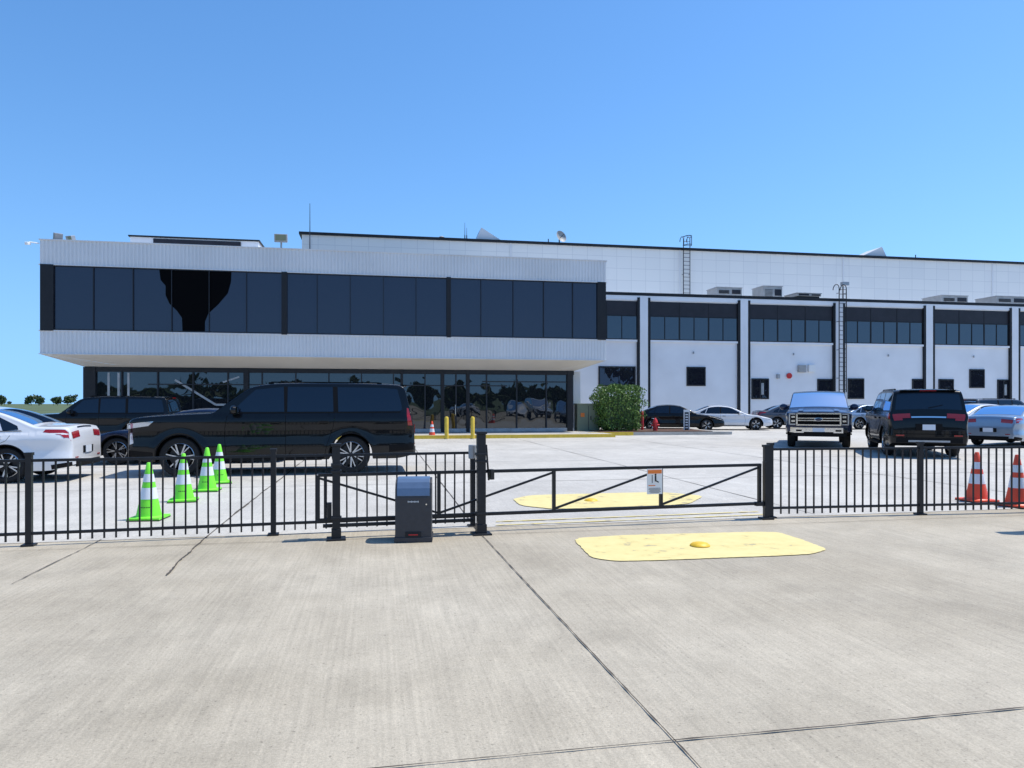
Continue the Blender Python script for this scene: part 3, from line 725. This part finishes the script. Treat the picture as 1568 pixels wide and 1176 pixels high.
    def handle(s,x,z,mat=None):
        for sd in(1,-1): s.d.box((x,sd*(s.hw(x,z)+.02),z),(.2,.025,.028),mat or s.paint); s.d.box((x,sd*(s.hw(x,z)+.004),z-.002),(.17,.012,.05),'under')
    def mirror(s,x,z,mat=None,k=1):
        for sd in(1,-1):
            y=s.hw(x,z)
            s.d.bar((x,sd*(y-.03),z-.03),(x-.02,sd*(y+.12*k),z),.06,.03,'c_trim')
            Tm=Matrix.Translation((x-.03,sd*(y+.17*k),z+.03))
            s.d.lathe([(0.001,-.075),(.05,-.072),(.085,-.045),(.10,0),(.085,.05),(.05,.062),(0.001,.065)],mat or s.paint,Tm@Matrix.Rotation(math.pi/2,4,'Y')@Matrix.Diagonal((1.*k,1.25*k,1.0,1)).to_4x4(),14)
            s.d.box((x+.045,sd*(y+.17*k),z+.03),(.01,.18*k,.13*k),'c_glass')
    def done(s,cx,cy,heading):
        h=math.atan2(heading[1],heading[0]); rz=h+math.pi
        s.d.obj('fittings',s.e,smooth=35,fix=False)
        off=Matrix.Rotation(rz,4,'Z')@Vector((s.L/2,0,0))
        s.e.location=(cx-off.x,cy-off.y,.010); s.e.rotation_euler=(0,0,rz)

def big_suv(cx,cy,hd,paint='p_black',L=5.75,H=1.95,W=2.05,name='parked_suv',style='long'):
    k=L/5.75; h=H/1.95
    top=[(0,.94),(.012,1.10),(.05,1.20),(.25,1.245),(1.0,1.295),(1.5,1.315),(1.64,1.325),(1.96,1.57),(2.26,1.80),(2.44,1.895),(2.9,1.945),(3.6,1.955),(4.7,1.95),(5.36,1.93),(5.49,1.905),(5.55,1.84),(5.59,1.66),(5.67,1.30),(5.70,1.16),(5.735,1.06),(5.75,.85)]
    top=[(x*k,z*h) for x,z in top]
    c=Car(name,paint,L,W,top,1.255*h,[1.0*k,4.40*k],.405,sill=.31,tum=.12,roofz=H,rimmat='rim',kf=.16,kr=.10,rf=.5,rrr=.22,spokes=6,crown=.03,cr=.055)
    X=lambda P:[(x*k,z*h) for x,z in P]
    c.side(X([(2.00,1.32),(2.32,1.65),(2.46,1.78),(3.02,1.84),(3.04,1.32)]),'c_glass')
    c.side(X([(3.10,1.32),(3.10,1.84),(4.02,1.84),(4.04,1.32)]),'c_glass')
    c.side(X([(4.14,1.32),(4.12,1.84),(5.05,1.83),(5.38,1.80),(5.46,1.50),(5.48,1.36),(5.42,1.33)]),'c_glass')
    c.side(X([(3.04,1.32),(3.02,1.85),(3.10,1.85),(3.10,1.32)]),'c_trim',.003); c.side(X([(4.04,1.32),(4.02,1.85),(4.12,1.85),(4.14,1.32)]),'c_trim',.003)
    c.side(X([(1.95,1.285),(1.98,1.31),(5.44,1.32),(5.44,1.295)]),'c_trim',.008)
    c.topp(1.68*k,2.34*k,-1,1,'c_wind' if style!='long' else 'c_glass',shrink0=-.02,shrink1=-.01)
    c.topp(5.555*k,5.655*k,-.95,.95,'c_glass')
    c.seam(X([(1.90,.38),(1.86,.9),(1.92,1.28)])); c.seam(X([(3.07,.36),(3.07,1.28)])); c.seam(X([(4.08,1.28),(4.03,.98),(3.9,.6),(3.86,.40)])); c.seam(X([(1.86,.42),(3.86,.42)]))
    c.side(X([(1.55,.33),(1.55,.40),(3.85,.40),(3.85,.33)]),'c_trim',.02)
    c.handle(2.86*k,1.09*h); c.handle(3.84*k,1.10*h); c.mirror(2.10*k,1.33*h)
    for sd in(1,-1):
        c.d.box((2.7*k,sd*(W/2-.02),.33),(2.2*k,.12,.05),'c_trim')
        c.d.bar((2.75*k,sd*.72,1.945*h),(5.0*k,sd*.72,1.94*h),.03,.025,'c_trim')
        for x in(2.75,3.85,5.0): c.d.box((x*k,sd*.72,1.925*h),(.1,.03,.04),'c_trim')
    c.side(X([(.02,.98),(.02,1.08),(.35,1.12),(.52,1.13),(.42,1.04)]),'lamp',.006); c.side(X([(.05,.66),(.05,.90),(.10,.90),(.13,.69)]),'lamp',.006); c.side(X([(.03,.42),(.03,.55),(.5,.50),(.5,.40)]),'c_trim',.006)
    c.cap('f',-.62,.62,.62,1.08,'c_trim',.04); 
    for z in(.70,.79,.88,.97,1.06): c.d.box((-.035,0,z),(.02,1.18,.018),'chrome')
    c.cap('f',.63,.84,.97,1.08,'lamp',.03,True); c.cap('f',-.7,.7,.42,.55,'c_trim',.05); c.cap('f',.66,.80,.6,.9,'c_trim',.03,True)
    if style=='long':
        c.side(X([(5.60,1.02),(5.58,1.24),(5.58,1.40),(5.62,1.38),(5.665,1.20),(5.70,1.02)]),'tail',.006)
        c.cap('r',.74,.88,.86,1.04,'tail',.015,True)
        c.side(X([(5.2,.45),(5.2,.60),(5.73,.64),(5.73,.5)]),'c_trim',.006)
    else:
        c.side(X([(5.38,1.12),(5.30,1.20),(5.5,1.26),(5.66,1.24),(5.71,1.10)]),'tail',.006)
        c.topp(5.68*k,5.712*k,.50,.99,'tail',.010); c.topp(5.68*k,5.712*k,-.99,-.50,'tail',.010)
        c.topp(5.712*k,5.728*k,.74,.99,'tail',.010); c.topp(5.712*k,5.728*k,-.99,-.74,'tail',.010)
        c.topp(5.700*k,5.712*k,-.48,.48,'chrome',.012)
    c.cap('r',-.32,.32,.76,.94,'c_trim',.025); c.d.box((L+.022,0,.845),(.012,.31,.15),'plate')
    c.cap('r',-.80,.80,.42,.56,'c_trim',.03); c.cap('r',.6,.80,.60,.635,'tail',.02,True); c.cap('r',-.84,.84,.655,.667,'under',.012); c.cap('r',-.5,.5,.44,.49,'galv',.04)
    c.d.box((5.52*k,0,1.89*h),(.14,1.35,.03),paint); c.d.box((5.595*k,0,1.88*h),(.02,.4,.02),'tail'); c.d.bar((5.665*k,0,1.40*h),(5.63*k,.35,1.48*h),.015,.02,'c_trim')
    c.done(cx,cy,hd); return c
def sedan(cx,cy,hd,paint='p_white',L=4.88,H=1.45,W=1.84,name='parked_sedan'):
    k=L/4.88; h=H/1.45
    top=[(0,.50),(.012,.62),(.08,.70),(.3,.77),(.8,.87),(1.25,.94),(1.42,.965),(1.75,1.14),(2.15,1.335),(2.4,1.405),(2.8,1.45),(3.2,1.44),(3.55,1.385),(3.9,1.25),(4.22,1.10),(4.32,1.085),(4.6,1.085),(4.78,1.08),(4.82,1.02),(4.85,.94),(4.88,.70)]
    top=[(x*k,z*h) for x,z in top]
    c=Car(name,paint,L,W,top,.92*h,[.94*k,3.78*k],.335,sill=.22,tum=.20,roofz=H,rimmat='rim',kf=.30,kr=.20,rf=.7,rrr=.4,crown=.04,cr=.06,spokes=5,tw=.22)
    X=lambda P:[(x*k,z*h) for x,z in P]
    c.side(X([(1.72,.965),(2.2,1.24),(2.42,1.32),(2.82,1.36),(2.84,.965)]),'c_glass'); c.side(X([(2.90,.965),(2.89,1.38),(3.25,1.36),(3.55,1.28),(3.68,.975)]),'c_glass'); c.side(X([(3.72,.98),(3.6,1.25),(3.95,1.07),(3.98,1.0)]),'c_glass')
    c.side(X([(2.84,.965),(2.82,1.38),(2.89,1.38),(2.90,.965)]),'c_trim',.003)
    c.side(X([(1.62,.945),(1.66,.96),(4.02,.985),(4.05,.97)]),'c_trim',.007)
    c.topp(1.45*k,2.3*k,-1,1,'c_wind',shrink0=-.02,shrink1=-.01); c.topp(3.48*k,4.18*k,-1,1,'c_glass',shrink0=0,shrink1=.06)
    c.seam(X([(1.56,.3),(1.52,.6),(1.6,.93)])); c.seam(X([(2.87,.28),(2.87,.93)])); c.seam(X([(3.88,.93),(3.8,.8),(3.46,.62),(3.38,.32)])); c.seam(X([(1.5,.30),(3.4,.30)]))
    c.handle(2.68*k,.82*h); c.handle(3.62*k,.85*h); c.mirror(1.86*k,.97*h,None,.9)
    c.side(X([(1.35,.22),(1.35,.27),(3.4,.27),(3.4,.22)]),'c_trim',.012)
    c.side(X([(.03,.58),(.05,.66),(.5,.80),(.62,.80),(.4,.68)]),'lamp',.006); c.cap('f',-.5,.5,.30,.50,'c_trim',.03); c.cap('f',-.45,.45,.50,.56,'c_trim',.02)
    c.side(X([(4.40,.95),(4.44,1.0),(4.74,1.01),(4.86,.94),(4.86,.84),(4.76,.84),(4.70,.90)]),'tail',.007)
    c.topp(4.835*k,4.86*k,.52,.99,'tail',.008); c.topp(4.835*k,4.86*k,-.99,-.52,'tail',.008); c.topp(4.80*k,4.815*k,-.5,.5,'chrome',.006)
    c.cap('r',-.26,.26,.52,.66,'c_trim',.015); c.d.box((L+.014,0,.59),(.01,.31,.14),'plate'); c.cap('r',-.62,.62,.27,.38,'c_trim',.025); c.cap('r',.52,.66,.44,.465,'tail',.015,True)
    c.side(X([(4.55,.24),(4.55,.33),(4.87,.38),(4.87,.3)]),'c_trim',.006)
    c.done(cx,cy,hd); return c
def pickup(cx,cy,hd,paint='p_navy'):
    L=5.88; W=2.05
    top=[(0,1.10),(.008,1.18),(.05,1.235),(.4,1.275),(1.3,1.32),(1.5,1.34),(1.85,1.58),(2.2,1.84),(2.42,1.92),(2.9,1.96),(3.7,1.95),(3.98,1.90),(4.05,1.75),(4.09,1.45),(4.12,1.38),(4.3,1.37),(5.8,1.36),(5.87,1.3),(5.88,1.1)]
    c=Car('pickup_truck',paint,L,W,top,1.22,[.98,4.66],.415,sill=.46,tum=.11,roofz=1.95,kf=.08,kr=.05,rf=.3,rrr=.1,crown=.04,cr=.06,rimmat='rim')
    c.side([(1.95,1.27),(2.35,1.68),(2.5,1.76),(2.95,1.80),(2.95,1.27)],'c_glass'); c.side([(3.03,1.27),(3.03,1.80),(3.75,1.79),(3.86,1.27)],'c_glass')
    c.topp(1.55,2.32,-1,1,'c_wind',shrink0=-.02,shrink1=-.01)
    c.seam([(1.8,.5),(1.82,1.22)]); c.seam([(2.99,.5),(2.99,1.22)]); c.seam([(3.95,.55),(3.95,1.22)]); c.handle(2.78,1.06,'chrome'); c.handle(3.75,1.06,'chrome')
    c.mirror(2.0,1.34,paint,1.15)
    for sd in(1,-1): c.topp(.12,1.45,sd*.50,sd*.66,paint,.02,4)
    gz0,gz1=.78,1.17
    c.cap('f',-.66,.66,gz0,gz1,'under',.045)
    for z,t in((gz0,.04),(gz1-.01,.045)): c.d.box((-.055,0,z),(.06,1.36,t),'chrome')
    for z in(.93,1.005): c.d.box((-.065,0,z),(.05,1.30,.03),'chrome')
    for y in(-.665,.665): c.d.box((-.055,y,(gz0+gz1)/2),(.06,.05,gz1-gz0),'chrome')
    for i in range(17): c.d.box((-.045,-.6+i*.075,(gz0+gz1)/2),(.02,.012,gz1-gz0),'c_trim')
    c.d.lathe([(0.001,.02),(.125,.016),(.135,0)],'chrome',Matrix.Translation((-.085,0,.965))@Matrix.Rotation(-math.pi/2,4,'Y')@Matrix.Diagonal((.45,1,1,1)),24)
    c.d.lathe([(0.001,.026),(.11,.022),(.115,0)],'p_navy',Matrix.Translation((-.085,0,.965))@Matrix.Rotation(-math.pi/2,4,'Y')@Matrix.Diagonal((.45,1,1,1)),24)
    for sd in(1,-1):
        c.d.box((-.02,sd*.80,.975),(.06,.22,.38),'c_trim'); 
        c.d.box((-.055,sd*.81,1.145),(.02,.20,.04),'lamp'); c.d.box((-.055,sd*.81,.80),(.02,.20,.035),'lamp'); c.d.box((-.055,sd*.895,.97),(.02,.04,.36),'lamp')
        c.d.box((-.052,sd*.78,1.045),(.01,.11,.06),'chrome'); c.d.box((-.052,sd*.78,.91),(.01,.11,.06),'chrome')
    c.side([(.0,.79),(.0,1.14),(.2,1.15),(.24,.98),(.16,.79)],'lamp',.01)
    for sd in(1,-1): c.d.bar((-.08,sd*.70,.61),(.16,sd*.98,.64),.10,.17,'chrome')
    c.d.box((-.09,0,.61),(.12,1.48,.17),'chrome')
    c.d.box((-.155,0,.62),(.01,.36,.13),'plate'); c.d.box((-.155,0,.535),(.012,.9,.045),'c_trim'); c.d.box((-.03,0,.46),(.14,1.7,.12),'c_trim'); c.d.box((-.155,.60,.60),(.012,.18,.06),'c_trim'); c.d.box((-.155,-.60,.60),(.012,.18,.06),'c_trim')
    c.cap('f',-.9,.9,.700,.755,paint,.03)
    for sd in(1,-1): c.d.box((2.9,sd*(W/2-.02),.42),(2.2,.14,.05),'c_trim'); c.d.box((-.02,sd*.42,.44),(.12,.05,.08),'chrome')
    c.side([(5.72,.85),(5.72,1.25),(5.86,1.25),(5.86,.85)],'tail',.006)
    c.done(cx,cy,hd); return c

def hdg(deg): return (math.cos(math.radians(deg)),math.sin(math.radians(deg)))
big_suv(-5.12,15.95,hdg(191.5),L=5.75)
sedan(-10.95,14.0,hdg(192))
sedan(-8.3,18.6,hdg(191),'p_navy',H=1.38)
big_suv(-14.1,24.8,hdg(191),'p_black',L=4.8,H=1.75,W=1.9,style='mid')
pickup(11.3,26.5,hdg(180+67))
big_suv(12.15,21.9,hdg(71),'p_black',L=5.0,H=1.91,W=1.95,style='mid')
sedan(9.0,39.3,hdg(-8),'p_black'); sedan(12.3,41.3,hdg(-8),'p_white',H=1.4); sedan(17.0,43.0,hdg(-5),'p_grey'); sedan(21.2,42.5,hdg(10),'p_silver')
sedan(18.3,26.0,hdg(35),'p_silver'); sedan(21.5,32.5,hdg(12),'p_white',H=1.5)
big_suv(25.5,37.5,hdg(12),'p_grey',L=4.8,H=1.75,W=1.9,style='mid')
# cars parked along the outer side (they show mirrored in the lobby glass)
sedan(13.5,.5,hdg(100),'p_white'); big_suv(16.8,0.0,hdg(100),'p_white',L=4.9,H=1.8,W=1.95,style='mid'); sedan(20.2,.5,hdg(100),'p_silver'); sedan(10.5,-6,hdg(95),'p_white')

# ------------------------------------------------------------------ light, sky, camera
sd=Vector((.50,.12,1.05)).normalized(); el=math.asin(sd.z); az=math.atan2(sd.x,sd.y)
w=bpy.data.worlds.new('World'); scene.world=w; w.use_nodes=True; n=w.node_tree.nodes; l=w.node_tree.links
sk=n.new('ShaderNodeTexSky'); sk.sky_type='NISHITA'; sk.sun_disc=False; sk.sun_elevation=el; sk.sun_rotation=az; sk.altitude=100; sk.air_density=1.0; sk.dust_density=.3; sk.ozone_density=3.0
tc=n.new('ShaderNodeTexCoord'); sx=n.new('ShaderNodeSeparateXYZ'); cx=n.new('ShaderNodeCombineXYZ'); l.new(tc.outputs['Generated'],sx.inputs[0])
m1=n.new('ShaderNodeMath'); m1.operation='MULTIPLY'; l.new(sx.outputs['Z'],m1.inputs[0]); l.new(sx.outputs['Z'],m1.inputs[1])
m2=n.new('ShaderNodeMath'); m2.operation='ADD'; m2.inputs[1].default_value=.035; l.new(m1.outputs[0],m2.inputs[0])
m3=n.new('ShaderNodeMath'); m3.operation='SQRT'; l.new(m2.outputs[0],m3.inputs[0])
l.new(sx.outputs['X'],cx.inputs['X']); l.new(sx.outputs['Y'],cx.inputs['Y']); l.new(m3.outputs[0],cx.inputs['Z'])
nv=n.new('ShaderNodeVectorMath'); nv.operation='NORMALIZE'; l.new(cx.outputs[0],nv.inputs[0]); l.new(nv.outputs[0],sk.inputs['Vector'])
hs=n.new('ShaderNodeHueSaturation'); hs.inputs['Saturation'].default_value=1.22; hs.inputs['Value'].default_value=1.45; l.new(sk.outputs[0],hs.inputs['Color'])
bg=n['Background']; l.new(hs.outputs[0],bg.inputs['Color']); bg.inputs['Strength'].default_value=.15
L=bpy.data.lights.new('sun','SUN'); L.energy=5.0; L.angle=math.radians(.53); L.color=(1,.95,.86)
lo=bpy.data.objects.new('sun',L); scene.collection.objects.link(lo); lo.rotation_euler=sd.to_track_quat('Z','Y').to_euler()
cam=bpy.data.cameras.new('camera'); co=bpy.data.objects.new('camera',cam); scene.collection.objects.link(co)
co.location=(0,0,1.5); co.rotation_euler=(math.radians(90),0,0); cam.sensor_width=36; cam.lens=1100/1568*36; cam.shift_y=30/1568; cam.clip_end=6000; cam.clip_start=.05
scene.camera=co
scene.view_settings.view_transform='Standard'; scene.view_settings.look='None'; scene.view_settings.exposure=0
